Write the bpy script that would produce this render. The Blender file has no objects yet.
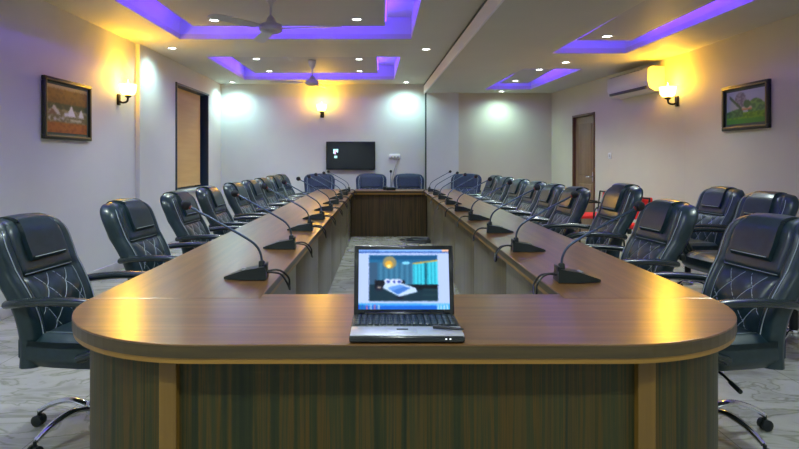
import bpy, bmesh, math, random
from mathutils import Vector, Matrix, noise as mnoise
random.seed(7)
PI = math.pi
scn = bpy.context.scene
COL = scn.collection
EYE = 1.29

# ------------------------------------------------------------------ mesh builder
class MB:
    def __init__(s):
        s.v, s.f, s.sm = [], [], []
    def add(s, verts, faces, smooth=False, M=None):
        n = len(s.v)
        for p in verts:
            p = Vector(p)
            if M is not None: p = M @ p
            s.v.append(p[:])
        for f in faces:
            s.f.append([i + n for i in f]); s.sm.append(smooth)
        return s
    def box(s, c, d, bev=0.0, seg=2, M=None, smooth=None):
        bm = bmesh.new()
        bmesh.ops.create_cube(bm, size=1.0)
        for v in bm.verts:
            v.co = Vector((v.co.x * d[0] + c[0], v.co.y * d[1] + c[1], v.co.z * d[2] + c[2]))
        if bev > 0:
            bmesh.ops.bevel(bm, geom=list(bm.edges), offset=min(bev, min(d) * .49), segments=seg, profile=.5, affect='EDGES')
        s.frombm(bm, bev > 0 if smooth is None else smooth, M)
        return s
    def frombm(s, bm, smooth, M=None):
        bm.verts.index_update()
        vs = [v.co.copy() for v in bm.verts]
        fs = [[v.index for v in f.verts] for f in bm.faces]
        bm.free()
        s.add(vs, fs, smooth, M)
    def prism(s, pts, z0, z1, bev=0.0, M=None, smooth=False):
        bm = bmesh.new()
        vs = [bm.verts.new((p[0], p[1], z0)) for p in pts]
        f = bm.faces.new(vs)
        r = bmesh.ops.extrude_face_region(bm, geom=[f])
        for g in r['geom']:
            if isinstance(g, bmesh.types.BMVert): g.co.z = z1
        bmesh.ops.recalc_face_normals(bm, faces=list(bm.faces))
        if bev > 0:
            es = [e for e in bm.edges if abs(e.verts[0].co.z - e.verts[1].co.z) < 1e-6]
            bmesh.ops.bevel(bm, geom=es, offset=bev, segments=2, profile=.5, affect='EDGES')
        s.frombm(bm, smooth, M)
        return s
    def tube(s, pts, r, n=10, cap=True, M=None, r2=None, side=None):
        pts = [Vector(p) for p in pts]
        N = len(pts); vs = []; fs = []
        prev = None
        for i, p in enumerate(pts):
            t = (pts[min(i + 1, N - 1)] - pts[max(i - 1, 0)]).normalized()
            if side is not None:
                a = Vector(side)
                a = (a - t * a.dot(t)).normalized()
            elif prev is None:
                a = t.orthogonal().normalized()
            else:
                a = (prev - t * prev.dot(t)).normalized()
            prev = a
            b = t.cross(a)
            ra = r[i] if isinstance(r, (list, tuple)) else r
            rb = ra if r2 is None else (r2[i] if isinstance(r2, (list, tuple)) else r2)
            for k in range(n):
                an = 2 * PI * k / n
                vs.append(p + a * math.cos(an) * ra + b * math.sin(an) * rb)
        for i in range(N - 1):
            for k in range(n):
                fs.append([i * n + k, i * n + (k + 1) % n, (i + 1) * n + (k + 1) % n, (i + 1) * n + k])
        if cap:
            fs.append(list(range(n))[::-1]); fs.append([(N - 1) * n + k for k in range(n)])
        s.add(vs, fs, True, M)
        return s
    def lathe(s, prof, n=24, c=(0, 0, 0), M=None, smooth=True):
        vs = []; fs = []
        for (r, z) in prof:
            for k in range(n):
                a = 2 * PI * k / n
                vs.append((c[0] + r * math.cos(a), c[1] + r * math.sin(a), c[2] + z))
        for i in range(len(prof) - 1):
            for k in range(n):
                fs.append([i * n + k, i * n + (k + 1) % n, (i + 1) * n + (k + 1) % n, (i + 1) * n + k])
        if prof[0][0] > 1e-6: fs.append(list(range(n))[::-1])
        if prof[-1][0] > 1e-6: fs.append([(len(prof) - 1) * n + k for k in range(n)])
        s.add(vs, fs, smooth, M)
        return s
    def ball(s, c, r, n=16, m=10, M=None):
        prof = [(max(1e-7, r * math.sin(PI * i / m)), -r * math.cos(PI * i / m)) for i in range(m + 1)]
        prof[0] = (1e-7, -r); prof[-1] = (1e-7, r)
        return s.lathe(prof, n, c, M)
    def build(s, name, mat, parent=None, loc=None, fix=True):
        me = bpy.data.meshes.new(name)
        me.from_pydata(s.v, [], s.f)
        me.polygons.foreach_set('use_smooth', s.sm)
        me.update()
        if fix:
            bm = bmesh.new(); bm.from_mesh(me)
            bmesh.ops.remove_doubles(bm, verts=bm.verts, dist=1e-5)
            bmesh.ops.recalc_face_normals(bm, faces=bm.faces)
            bm.to_mesh(me); bm.free()
        if any(s.sm):
            try: me.set_sharp_from_angle(angle=math.radians(50))
            except Exception: pass
        me.materials.append(mat)
        o = bpy.data.objects.new(name, me)
        COL.objects.link(o)
        if parent is not None: o.parent = parent
        if loc is not None: o.location = loc
        return o

def tag(o, label=None, cat=None, group=None, kind=None):
    if label: o['label'] = label
    if cat: o['category'] = cat
    if group: o['group'] = group
    if kind: o['kind'] = kind
    return o
def thing(name, label, cat, loc=(0, 0, 0), rz=0, group=None):
    o = bpy.data.objects.new(name, None); COL.objects.link(o)
    o.location = loc; o.rotation_euler = (0, 0, rz); o.empty_display_size = .1
    return tag(o, label, cat, group)
def copy_tree(o, parent=None):
    c = o.copy(); COL.objects.link(c); c.parent = parent
    for ch in list(o.children): copy_tree(ch, c)
    return c
def smoothpath(P, n=6):
    P = [Vector(p) for p in P]; out = []
    for i in range(len(P) - 1):
        p0 = P[max(i - 1, 0)]; p1 = P[i]; p2 = P[i + 1]; p3 = P[min(i + 2, len(P) - 1)]
        for k in range(n):
            t = k / n
            out.append(.5 * ((2 * p1) + (-p0 + p2) * t + (2 * p0 - 5 * p1 + 4 * p2 - p3) * t * t + (-p0 + 3 * p1 - 3 * p2 + p3) * t ** 3))
    out.append(P[-1]); return out

# ------------------------------------------------------------------ materials
def mat(name, col, rough=.5, metal=0, coat=0, emit=None, es=0, spec=None):
    m = bpy.data.materials.new(name); m.use_nodes = True
    b = m.node_tree.nodes['Principled BSDF']
    b.inputs['Base Color'].default_value = (*col, 1)
    b.inputs['Roughness'].default_value = rough
    b.inputs['Metallic'].default_value = metal
    b.inputs['Coat Weight'].default_value = coat
    b.inputs['Coat Roughness'].default_value = .12
    if spec is not None: b.inputs['Specular IOR Level'].default_value = spec
    if emit:
        b.inputs['Emission Color'].default_value = (*emit, 1)
        b.inputs['Emission Strength'].default_value = es
    return m
def nodes(m): return m.node_tree.nodes, m.node_tree.links, m.node_tree.nodes['Principled BSDF']
def noise_col(m, scale, cols, nscale=1.0, detail=4, rough=.55, bump=0, dist=0):
    N, L, b = nodes(m)
    tc = N.new('ShaderNodeTexCoord'); mp = N.new('ShaderNodeMapping')
    mp.inputs['Scale'].default_value = scale
    nz = N.new('ShaderNodeTexNoise'); nz.inputs['Scale'].default_value = nscale
    nz.inputs['Detail'].default_value = detail; nz.inputs['Roughness'].default_value = rough
    nz.inputs['Distortion'].default_value = dist
    cr = N.new('ShaderNodeValToRGB')
    el = cr.color_ramp.elements
    el[0].position = cols[0][0]; el[0].color = (*cols[0][1], 1)
    el[1].position = cols[-1][0]; el[1].color = (*cols[-1][1], 1)
    for p, c in cols[1:-1]:
        e = el.new(p); e.color = (*c, 1)
    L.new(tc.outputs['Object'], mp.inputs['Vector']); L.new(mp.outputs[0], nz.inputs['Vector'])
    L.new(nz.outputs['Fac'], cr.inputs[0]); L.new(cr.outputs[0], b.inputs['Base Color'])
    if bump:
        bp = N.new('ShaderNodeBump'); bp.inputs['Strength'].default_value = bump; bp.inputs['Distance'].default_value = .002
        L.new(nz.outputs['Fac'], bp.inputs['Height']); L.new(bp.outputs[0], b.inputs['Normal'])
    return m
def wall_mat(name, col):
    d = tuple(c * .93 for c in col)
    return noise_col(mat(name, col, .62), (1, 1, 1), [(.3, d), (.7, col)], 1.3, 3, .5, .03)

M_WALL = wall_mat('paint_cream', (.62, .62, .64))
M_WALLR = wall_mat('paint_warm', (.60, .545, .43))
M_CEIL = wall_mat('ceiling_paint', (.58, .56, .48))
M_PANEL = wall_mat('ceiling_panel_paint', (.48, .465, .45))
M_BEAM = mat('beam_paint', (.80, .76, .80), .45)
M_GAP = mat('shadow_gap', (.03, .04, .05), .6)
M_COVE = mat('cove_paint', (.62, .62, .66), .5)
M_SKIRT = noise_col(mat('baseboard_stone', (.4, .4, .42), .3), (1, 1, 1), [(.3, (.30, .29, .33)), (.7, (.52, .5, .54))], 6, 5)

def wood_top(name, alongx):
    m = mat(name, (.3, .16, .07), .28, 0, .7)
    sc = (1.1, 26, 26) if alongx else (26, 1.1, 26)
    noise_col(m, sc, [(.28, (.10, .042, .012)), (.5, (.17, .075, .018)), (.62, (.23, .105, .024)), (.8, (.13, .058, .015))], 1.0, 6, .6)
    m.node_tree.nodes['Principled BSDF'].inputs['Coat Roughness'].default_value = .24
    return m
M_TOPX = wood_top('tabletop_wood_cross', True)
M_TOPY = wood_top('tabletop_wood_long', False)
M_EDGE = noise_col(mat('edge_wood', (.2, .12, .05), .4, 0, .2), (3, 3, 60), [(.3, (.040, .025, .008)), (.7, (.07, .043, .012))], 1, 4)
M_LIP = noise_col(mat('lip_wood', (.4, .22, .06), .4, 0, .2), (3, 3, 60), [(.3, (.22, .11, .014)), (.7, (.30, .15, .02))], 1, 4)
M_ZEB = noise_col(mat('zebra_laminate', (.1, .08, .04), .5, 0, 0, spec=.3), (24, 24, .35),
                  [(.28, (.007, .011, .007)), (.41, (.022, .027, .008)), (.48, (.070, .038, .006)), (.53, (.022, .030, .011)), (.60, (.066, .040, .008)), (.68, (.016, .022, .011))], 1.0, 5, .62)
M_ZEBI = noise_col(mat('inner_zebra_laminate', (.1, .08, .04), .45, 0, 0, spec=.3), (14, 14, .35), [(.3, (.020, .016, .008)), (.45, (.075, .045, .018)), (.52, (.030, .026, .012)), (.62, (.095, .055, .022)), (.75, (.03, .025, .012))], 1, 5, .6)
M_POST = noise_col(mat('post_wood', (.3, .18, .05), .4, 0, .15), (30, 30, .8), [(.3, (.12, .06, .008)), (.7, (.18, .092, .012))], 1, 4)
M_INPAN = noise_col(mat('inner_laminate', (.2, .15, .09), .35, 0, .2), (22, 22, .5), [(.3, (.09, .08, .055)), (.5, (.13, .11, .07)), (.7, (.16, .13, .08))], 1, 5)
M_LEATH = noise_col(mat('black_leather', (.02, .025, .04), .37, 0, .12), (1, 1, 1), [(.3, (.006, .021, .030)), (.7, (.011, .031, .044))], 30, 4, .5, .12)
M_LEATHB = noise_col(mat('blue_black_leather', (.02, .03, .08), .6, 0, 0, spec=.3), (1, 1, 1), [(.3, (.008, .016, .052)), (.7, (.012, .022, .07))], 30, 4, .5, .12)
M_STITCH = mat('stitching', (.38, .44, .50), .5)
M_PLAST = mat('black_plastic', (.008, .013, .015), .4, spec=.35)
M_ARM = mat('arm_plastic', (.014, .024, .03), .27, 0, .2)
M_CHROME = mat('chrome', (.75, .78, .85), .13, 1)
M_RED = mat('red_fabric', (.72, .015, .01), .55)
M_FOAM = mat('foam_black', (.01, .012, .02), .8)
M_NECK = mat('gooseneck_metal', (.06, .09, .15), .3, .6)
M_RING = mat('red_ring', (.20, .02, .02), .4)
M_DOOR = noise_col(mat('door_wood', (.2, .12, .06), .4), (14, 14, .7), [(.3, (.17, .10, .055)), (.7, (.25, .155, .085))], 1, 4)
M_DFRAME = mat('door_frame_wood', (.12, .055, .03), .4)
M_BLIND = noise_col(mat('window_blind', (.5, .3, .15), .6), (1, 1, 14), [(.3, (.48, .29, .11)), (.7, (.53, .33, .13))], 1, 2)
M_WFRAME = mat('window_frame_dark', (.010, .025, .055), .35)
M_GLASSB = mat('window_glass_blue', (.02, .10, .22), .08, 0, .5)
M_SILL = mat('sill_stone', (.55, .62, .66), .2)
M_BRASS = mat('blackened_brass', (.03, .022, .015), .35, .7)
M_SHADE = mat('lit_glass', (1, .85, .4), .3, emit=(1, .70, .14), es=8)
M_BULB = mat('lit_bulb', (1, .9, .6), .3, emit=(1, .75, .13), es=16)
M_LED = mat('led_tape', (.6, .5, 1), .3, emit=(.12, .02, 1), es=4)
M_DLENS = mat('downlight_lens', (1, 1, 1), .3, emit=(.92, 1, .97), es=16)
M_DRING = mat('downlight_trim', (.75, .75, .75), .35)
M_FAN = mat('fan_paint', (.55, .50, .50), .35, .2)
M_ACW = mat('ac_plastic', (.62, .60, .56), .35)
M_ACD = mat('ac_dark_slot', (.03, .03, .03), .5)
M_WHITE = mat('white_plastic', (.75, .74, .78), .4)
M_TVB = mat('tv_screen', (.003, .008, .018), .12, 0, .4)
M_TVF = mat('tv_frame', (.006, .007, .01), .3)
M_LOGO = mat('screen_glow', (.6, .9, .9), .4, emit=(.45, .85, .85), es=.5)
M_LOGO2 = mat('screen_glow_pink', (.9, .6, .8), .4, emit=(.9, .6, .9), es=.6)
M_PFRAME = mat('picture_frame_dark', (.018, .018, .012), .5)
M_GOLD = mat('picture_gilding', (.22, .18, .07), .5, .3)
M_MATT = mat('picture_mount', (.045, .07, .065), .6)
M_SILVER = mat('laptop_silver', (.55, .55, .64), .3, .35)
M_LBLK = mat('laptop_black', (.008, .010, .016), .22, 0, .3)
M_KEY = mat('laptop_keys', (.02, .028, .035), .35)
M_CABLE = mat('cable_black', (.012, .012, .018), .45)
M_GREYC = mat('cable_grey', (.30, .30, .32), .5)

def floor_mat():
    m = mat('marble_floor', (.4, .4, .36), .16, 0, .3)
    N, L, b = nodes(m)
    tc = N.new('ShaderNodeTexCoord'); mp = N.new('ShaderNodeMapping'); mp.inputs['Rotation'].default_value = (0, 0, .5)
    mp.inputs['Scale'].default_value = (1, 2.2, 1)
    n1 = N.new('ShaderNodeTexNoise'); n1.inputs['Scale'].default_value = 1.6; n1.inputs['Detail'].default_value = 7; n1.inputs['Distortion'].default_value = 1.6
    cr = N.new('ShaderNodeValToRGB'); e = cr.color_ramp.elements
    e[0].position = .3; e[0].color = (.27, .26, .23, 1); e[1].position = .66; e[1].color = (.46, .45, .43, 1)
    x = e.new(.47); x.color = (.40, .40, .37, 1); x = e.new(.5); x.color = (.25, .25, .20, 1); x = e.new(.53); x.color = (.42, .41, .38, 1)
    L.new(tc.outputs['Object'], mp.inputs[0]); L.new(mp.outputs[0], n1.inputs['Vector']); L.new(n1.outputs['Fac'], cr.inputs[0])
    br = N.new('ShaderNodeTexBrick'); br.inputs['Scale'].default_value = 1; br.offset = 0
    br.inputs['Mortar Size'].default_value = .003; br.inputs['Brick Width'].default_value = .8; br.inputs['Row Height'].default_value = .8
    br.inputs['Color1'].default_value = (1, 1, 1, 1); br.inputs['Color2'].default_value = (.96, .96, .96, 1); br.inputs['Mortar'].default_value = (.55, .55, .5, 1)
    L.new(tc.outputs['Object'], br.inputs['Vector'])
    mx = N.new('ShaderNodeMix'); mx.data_type = 'RGBA'; mx.blend_type = 'MULTIPLY'; mx.inputs[0].default_value = 1
    L.new(cr.outputs[0], mx.inputs[6]); L.new(br.outputs[0], mx.inputs[7]); L.new(mx.outputs[2], b.inputs['Base Color'])
    return m
M_FLOOR = floor_mat()

def painted(name, w, h, fn, nx, ny, parent, emit=0, rough=.4, M=None, soft=1.6):
    """flat display / print in the XZ plane facing -Y, u 0..1 left to right, v 0..1 bottom to top"""
    vs = []; fs = []; cols = []
    for j in range(ny + 1):
        for i in range(nx + 1): vs.append(((i / nx - .5) * w, 0, j / ny * h))
    for j in range(ny):
        for i in range(nx):
            a = j * (nx + 1) + i
            fs.append([a, a + 1, a + nx + 2, a + nx + 1])
            acc = [0, 0, 0]
            for q in range(9):
                uu = min(.9999, max(0, (i + .5 + random.uniform(-soft, soft)) / nx)); vv = min(.9999, max(0, (j + .5 + random.uniform(-soft, soft)) / ny))
                c_ = fn(uu, vv); acc = [a_ + b_ / 9 for a_, b_ in zip(acc, c_)]
            cols.append(acc)
    me = bpy.data.meshes.new(name); me.from_pydata([(M @ Vector(p))[:] if M else p for p in vs], [], fs)
    at = me.color_attributes.new('paint', 'FLOAT_COLOR', 'CORNER')
    k = 0; buf = []
    for c in cols:
        cc = [((x / 255) ** 2.2) for x in c] + [1]
        buf += cc * 4
    at.data.foreach_set('color', buf)
    m = bpy.data.materials.new(name + '_print'); m.use_nodes = True
    N, L, b = nodes(m)
    a = N.new('ShaderNodeVertexColor'); a.layer_name = 'paint'
    b.inputs['Roughness'].default_value = rough
    if emit:
        b.inputs['Base Color'].default_value = (.01, .01, .01, 1)
        L.new(a.outputs[0], b.inputs['Emission Color']); b.inputs['Emission Strength'].default_value = emit
    else:
        L.new(a.outputs[0], b.inputs['Base Color'])
    me.materials.append(m)
    o = bpy.data.objects.new(name, me); COL.objects.link(o); o.parent = parent
    return o

# ------------------------------------------------------------------ room shell
ZL, ZR = EYE + 1.4375, EYE + 1.26          # ceiling heights, left and right bays
TOP = 3.12
YB = -2.6
def wallseg(mb, p0, p1, th, z0=0, z1=TOP, s0=0, s1=None):
    """slab from p0 to p1 (plan), th to the right-hand side"""
    a = Vector(p0); b = Vector(p1); d = (b - a); Ln = d.length; d.normalize()
    n = Vector((d.y, -d.x))
    s1 = Ln if s1 is None else s1
    q0 = a + d * s0; q1 = a + d * s1
    mb.prism([q0, q1, q1 + n * th, q0 + n * th], z0, z1)
def wall_open(mb, p0, p1, th, ops, z1=TOP):
    Ln = (Vector(p1) - Vector(p0)).length; s = 0
    for (a, b, za, zb) in ops:
        wallseg(mb, p0, p1, th, 0, z1, s, a)
        if za > 0: wallseg(mb, p0, p1, th, 0, za, a, b)
        wallseg(mb, p0, p1, th, zb, z1, a, b)
        s = b
    wallseg(mb, p0, p1, th, 0, z1, s, Ln)

YF = 11.55
mb = MB(); mb.prism([(-3.6, YB - .2), (4.1, YB - .2), (4.1, YF + .4), (-3.6, YF + .4)], -.1, 0)
tag(mb.build('floor', M_FLOOR), 'grey veined marble floor', kind='structure')

# left wall (its outside is on the left: run from far to near so th goes to -x)
LN = (-3.07, YB); LJ = (-3.07, 7.48); LK = (-3.02, 7.48); LF = (-3.10, YF)
mb = MB()
def seg_l(p_near, p_far, ops=()):
    # far -> near direction gives right-hand normal = -x
    Ln = (Vector(p_near) - Vector(p_far)).length
    wall_open(mb, p_far, p_near, .3, [(Ln - b, Ln - a, za, zb) for (a, b, za, zb) in reversed(ops)])
seg_l(LN, LJ)
WIN0, WIN1 = 8.85 - 7.48, 10.6 - 7.48
SILL, HEAD = .81, 2.43
seg_l(LK, LF, [(WIN0, WIN1, SILL, HEAD)])
tag(mb.build('wall_left', M_WALL), kind='structure')

# far wall: left bay, pilaster, right bay
mb = MB()
mb.prism([(-3.4, YF), (.83, YF), (.83, YF + .3), (-3.4, YF + .3)], 0, TOP)
tag(mb.build('wall_far', M_WALL), kind='structure')
mb = MB(); mb.prism([(.85, YF - .12), (1.46, YF - .12), (1.46, YF + .3), (.85, YF + .3)], 0, TOP)
tag(mb.build('wall_far', M_WALL), kind='structure')
mb = MB(); mb.prism([(1.46, YF - .06), (3.6, YF - .06), (3.6, YF + .3), (1.46, YF + .3)], 0, TOP)
tag(mb.build('wall_far', M_WALLR), kind='structure')
mb = MB(); mb.box((.838, YF - .05, 1.3), (.022, .12, 2.6))
tag(mb.build('trim_1', M_GAP), kind='structure')
# right wall : near straight, then angled to the far corner, with the door
RN = (3.60, YB); RK = (3.60, 7.13); RF = (3.24, YF)
dR = (Vector(RF) - Vector(RK)).normalized()
def on_right(y, off=0.0, z=0.0):
    """point on the right wall at depth y, off metres into the room; and wall angle"""
    if y <= 7.13: return Vector((3.60 - off, y, z)), 0.0
    t = (y - 7.13) / dR.y
    p = Vector(RK) + dR * t; n = Vector((-dR.y, dR.x))
    p = p + n * off
    return Vector((p.x, p.y, z)), math.atan2(-dR.x, dR.y)
mb = MB(); wallseg(mb, RN, RK, .3)
d0 = (9.58 - 7.13) / dR.y; d1 = (10.45 - 7.13) / dR.y
wall_open(mb, RK, RF, .3, [(d0, d1, 0, 2.045)])
tag(mb.build('wall_right', M_WALLR), kind='structure')
mb = MB(); mb.prism([(-3.4, YB - .3), (3.9, YB - .3), (3.9, YB), (-3.4, YB)], 0, TOP)
tag(mb.build('wall_back', M_WALL), kind='structure')
# baseboards
mb = MB(); mb.box((-3.06, (YB + 7.48) / 2, .05), (.025, 7.46 - YB, .10), .003)
tag(mb.build('baseboard_left', M_SKIRT), kind='structure')
mb = MB(); mb.prism([(-3.02, 7.49), (-3.0, 7.49), (-3.08, YF), (-3.1, YF)], 0, .1)
tag(mb.build('baseboard_left', M_SKIRT), kind='structure')
mb = MB(); mb.box((3.59, (YB + 7.13) / 2, .05), (.025, 7.12 - YB, .10), .003)
tag(mb.build('baseboard_right', M_SKIRT), kind='structure')

# beam line between the bays
BX = lambda y: .96 - .021 * (y - 4.75)
# ceilings with tray openings
def ceiling_with_holes(name, polyx, z, holes, m, th=.06):
    """polyx: (x at y) functions for left and right side; holes (x0,x1,y0,y1) sorted by y"""
    mb = MB(); xl, xr = polyx
    def strip(y0, y1, a0, b0, a1, b1):
        mb.prism([(a0, y0), (b0, y0), (b1, y1), (a1, y1)], z, z + th)
    y = YB
    for (x0, x1, x0b, x1b, ya, yb) in holes:
        strip(y, ya, xl(y), xr(y), xl(ya), xr(ya))
        strip(ya, yb, xl(ya), x0, xl(yb), x0b)
        strip(ya, yb, x1, xr(ya), x1b, xr(yb))
        y = yb
    strip(y, YF + .1, xl(y), xr(y), xl(YF + .1), xr(YF + .1))
    return tag(mb.build(name, m, fix=False), kind='structure')
T1 = (-2.42, .36, -2.42, .35, 1.6, 7.19)
T2 = (-2.47, .26, -2.49, .22, 8.46, 10.88)
T3 = (2.18, 3.04, 2.02, 2.90, 1.6, 7.15)
T4 = (1.97, 2.80, 1.85, 2.69, 8.40, 10.85)
ceiling_with_holes('ceiling', (lambda y: -3.3, lambda y: BX(y)), ZL, [T1, T2], M_CEIL)
ceiling_with_holes('ceiling', (lambda y: BX(y), lambda y: 3.75), ZR, [T3, T4], M_CEIL)
# beam face (left side of the lower right-hand bay) with shadow gap on top
mb = MB(); mb.prism([(BX(YB) - .012, YB), (BX(YB) + .01, YB), (BX(YF) + .01, YF), (BX(YF) - .012, YF)], ZR - .004, ZL - .03)
tag(mb.build('trim_2', M_BEAM), kind='structure')
mb = MB(); mb.prism([(BX(YB) - .018, YB), (BX(YB) + .05, YB), (BX(YF) + .05, YF), (BX(YF) - .018, YF)], ZL - .03, ZL - .008)
tag(mb.build('trim_3', M_GAP), kind='structure')

def tray(T, zc, zslab, inner, zin, k):
    x0, x1, x0b, x1b, ya, yb = T
    # upstand + slab
    mb = MB(); t = .03
    def q(a, b, c, d): mb.prism([a, b, c, d], zc + .06, zslab)
    mb.prism([(x0 - .3, ya - .3), (x1 + .3, ya - .3), (x1b + .3, yb + .3), (x0b - .3, yb + .3)], zslab, zslab + .04)
    q((x0 - t, ya - t), (x0, ya - t), (x0b, yb + t), (x0b - t, yb + t))
    q((x1, ya - t), (x1 + t, ya - t), (x1b + t, yb + t), (x1b, yb + t))
    q((x0, ya - t), (x1, ya - t), (x1, ya), (x0, ya))
    q((x0b, yb), (x1b, yb), (x1b, yb + t), (x0b, yb + t))
    tag(mb.build('ceiling', M_COVE, fix=False), kind='structure')
    a0, a1, b0, b1 = inner
    mb = MB(); mb.prism([(a0, b0), (a1, b0), (a1, b1), (a0, b1)], zin, zin + .05)
    tag(mb.build('ceiling', M_PANEL), kind='structure')
    return
def led(name_label, inner, zin, zslab, power, T):
    a0, a1, b0, b1 = inner
    x0, x1, x0b, x1b, ya, yb = T
    t = thing('led_strip', name_label, 'light', ((a0 + a1) / 2, (b0 + b1) / 2, zin + .05), group=None)
    mb = MB(); cx, cy = (a0 + a1) / 2, (b0 + b1) / 2
    z = .012
    for (p, q) in (((a0, b0), (a0, b1)), ((a1, b0), (a1, b1)), ((a0, b0), (a1, b0)), ((a0, b1), (a1, b1))):
        c = ((p[0] + q[0]) / 2 - cx, (p[1] + q[1]) / 2 - cy, z)
        mb.box(c, (abs(q[0] - p[0]) + .03, abs(q[1] - p[1]) + .03, .012))
    mb.build('tape', M_LED, t)
    for (c, sz, ang) in (((a0 - .0, cy), b1 - b0, 0), ((a1 + .0, cy), b1 - b0, 1), ((cx, b0), a1 - a0, 2), ((cx, b1), a1 - a0, 3)):
        ld = bpy.data.lights.new('led_light', 'AREA'); ld.shape = 'RECTANGLE'
        ld.color = (.095, .024, 1); ld.energy = power * sz
        out = {0: Vector((-1, 0, .9)), 1: Vector((1, 0, .9)), 2: Vector((0, -1, .9)), 3: Vector((0, 1, .9))}[ang]
        lo = bpy.data.objects.new('led_light', ld); COL.objects.link(lo)
        lo.location = (c[0] + out.x * .03, c[1] + out.y * .03, zin + .085)
        ld.size = .04 if ang < 2 else sz; ld.size_y = sz if ang < 2 else .04
        # local X/Y stay with world X/Y as far as possible, -Z along out
        zax = -out.normalized()
        xax = Vector((0, 1, 0)).cross(zax).normalized() if ang < 2 else Vector((1, 0, 0))
        yax = zax.cross(xax).normalized()
        lo.rotation_euler = Matrix((xax, yax, zax)).transposed().to_euler()
I1 = (-2.13, .034, 1.9, 6.77); I2 = (-2.215, -.075, 8.75, 10.47)
I3 = (2.14, 2.74, 1.9, 6.58); I4 = (2.02, 2.50, 8.7, 10.3)
tray(T1, ZL, ZL + .26, I1, EYE + 1.5, 1)
tray(T2, ZL, ZL + .26, I2, EYE + 1.5, 2)
tray(T3, ZR, ZR + .24, I3, EYE + 1.3, 3)
tray(T4, ZR, ZR + .24, I4, EYE + 1.3, 4)
LEDP = 3.6
led('purple light strip round the large near ceiling tray above the left of the table', I1, EYE + 1.5, 0, LEDP, T1)
led('purple light strip round the far ceiling tray in front of the television wall', I2, EYE + 1.5, 0, LEDP, T2)
led('purple light strip round the near ceiling tray over the right-hand wall chairs', I3, EYE + 1.3, 0, LEDP, T3)
led('purple light strip round the small far ceiling tray near the brown door', I4, EYE + 1.3, 0, LEDP, T4)

# ------------------------------------------------------------------ window and door
w = thing('window_1', 'tall window with drawn tan blind and dark frame in the left wall', None)
w['kind'] = 'structure'
def lp(y): return -3.02 - .08 * (y - 7.48) / (YF - 7.48)
y0, y1 = 8.85, 10.6
mb = MB(); t = .03
mb.box((lp(y1) - .10, y1 - t / 2, (SILL + HEAD) / 2), (.24, t, HEAD - SILL))
mb.box((lp(y0) - .10, y0 + t / 2, (SILL + HEAD) / 2), (.24, t, HEAD - SILL))
mb.box((lp(9.7) - .10, (y0 + y1) / 2, HEAD - t / 2), (.24, y1 - y0 - .06, t))
mb.build('window_frame', M_WFRAME, w)
mb = MB(); mb.box((lp(9.7) - .10, (y0 + y1) / 2 - .06, (SILL + HEAD) / 2 + .0), (.012, 1.50, HEAD - SILL - .08))
mb.box((lp(9.7) - .10, (y0 + y1) / 2 - .06, SILL + .05), (.025, 1.50, .03), .005)
mb.build('blind', M_BLIND, w)
mb = MB(); mb.box((lp(9.7) - .16, (y0 + y1) / 2, (SILL + HEAD) / 2), (.01, y1 - y0 - .06, HEAD - SILL - .06))
mb.build('window_pane', M_GLASSB, w)
mb = MB(); mb.box((lp(9.7) - .07, (y0 + y1) / 2, SILL - .012), (.28, y1 - y0 + .06, .028), .004)
mb.build('window_sill', M_SILL, w)

dp, da = on_right((9.58 + 10.45) / 2)
w = thing('door_1', 'brown wooden door in the right wall', None, dp, da); w['kind'] = 'structure'
dw = (d1 - d0)
mb = MB()
for sx in (-1, 1): mb.box((.04, sx * (dw / 2 - .018), 1.02), (.12, .036, 2.04), .004)
mb.box((.04, 0, 2.022), (.12, dw, .036), .004)
mb.build('door_frame', M_DFRAME, w)
mb = MB(); mb.box((.05, 0, .995), (.04, dw - .072, 2.0))
for zz, hh in ((.5, .75), (1.45, .85)):
    mb.box((.028, 0, zz), (.012, dw - .36, hh), .004)
mb.build('door_leaf', M_DOOR, w)
mb = MB(); mb.tube([(.03, -dw / 2 + .13, 1.0), (-.03, -dw / 2 + .13, 1.0), (-.035, -dw / 2 + .25, 1.0)], .010)
mb.box((.024, -dw / 2 + .13, 1.0), (.012, .04, .16), .004)
mb.build('door_handle', M_CHROME, w)

# ------------------------------------------------------------------ lamps
def area_free_light(kind, loc, col, energy, **kw):
    ld = bpy.data.lights.new('lamp_light', kind); ld.color = col; ld.energy = energy
    for k, v in kw.items(): setattr(ld, k, v)
    o = bpy.data.objects.new('lamp_light', ld); COL.objects.link(o); o.location = loc
    return o
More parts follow.
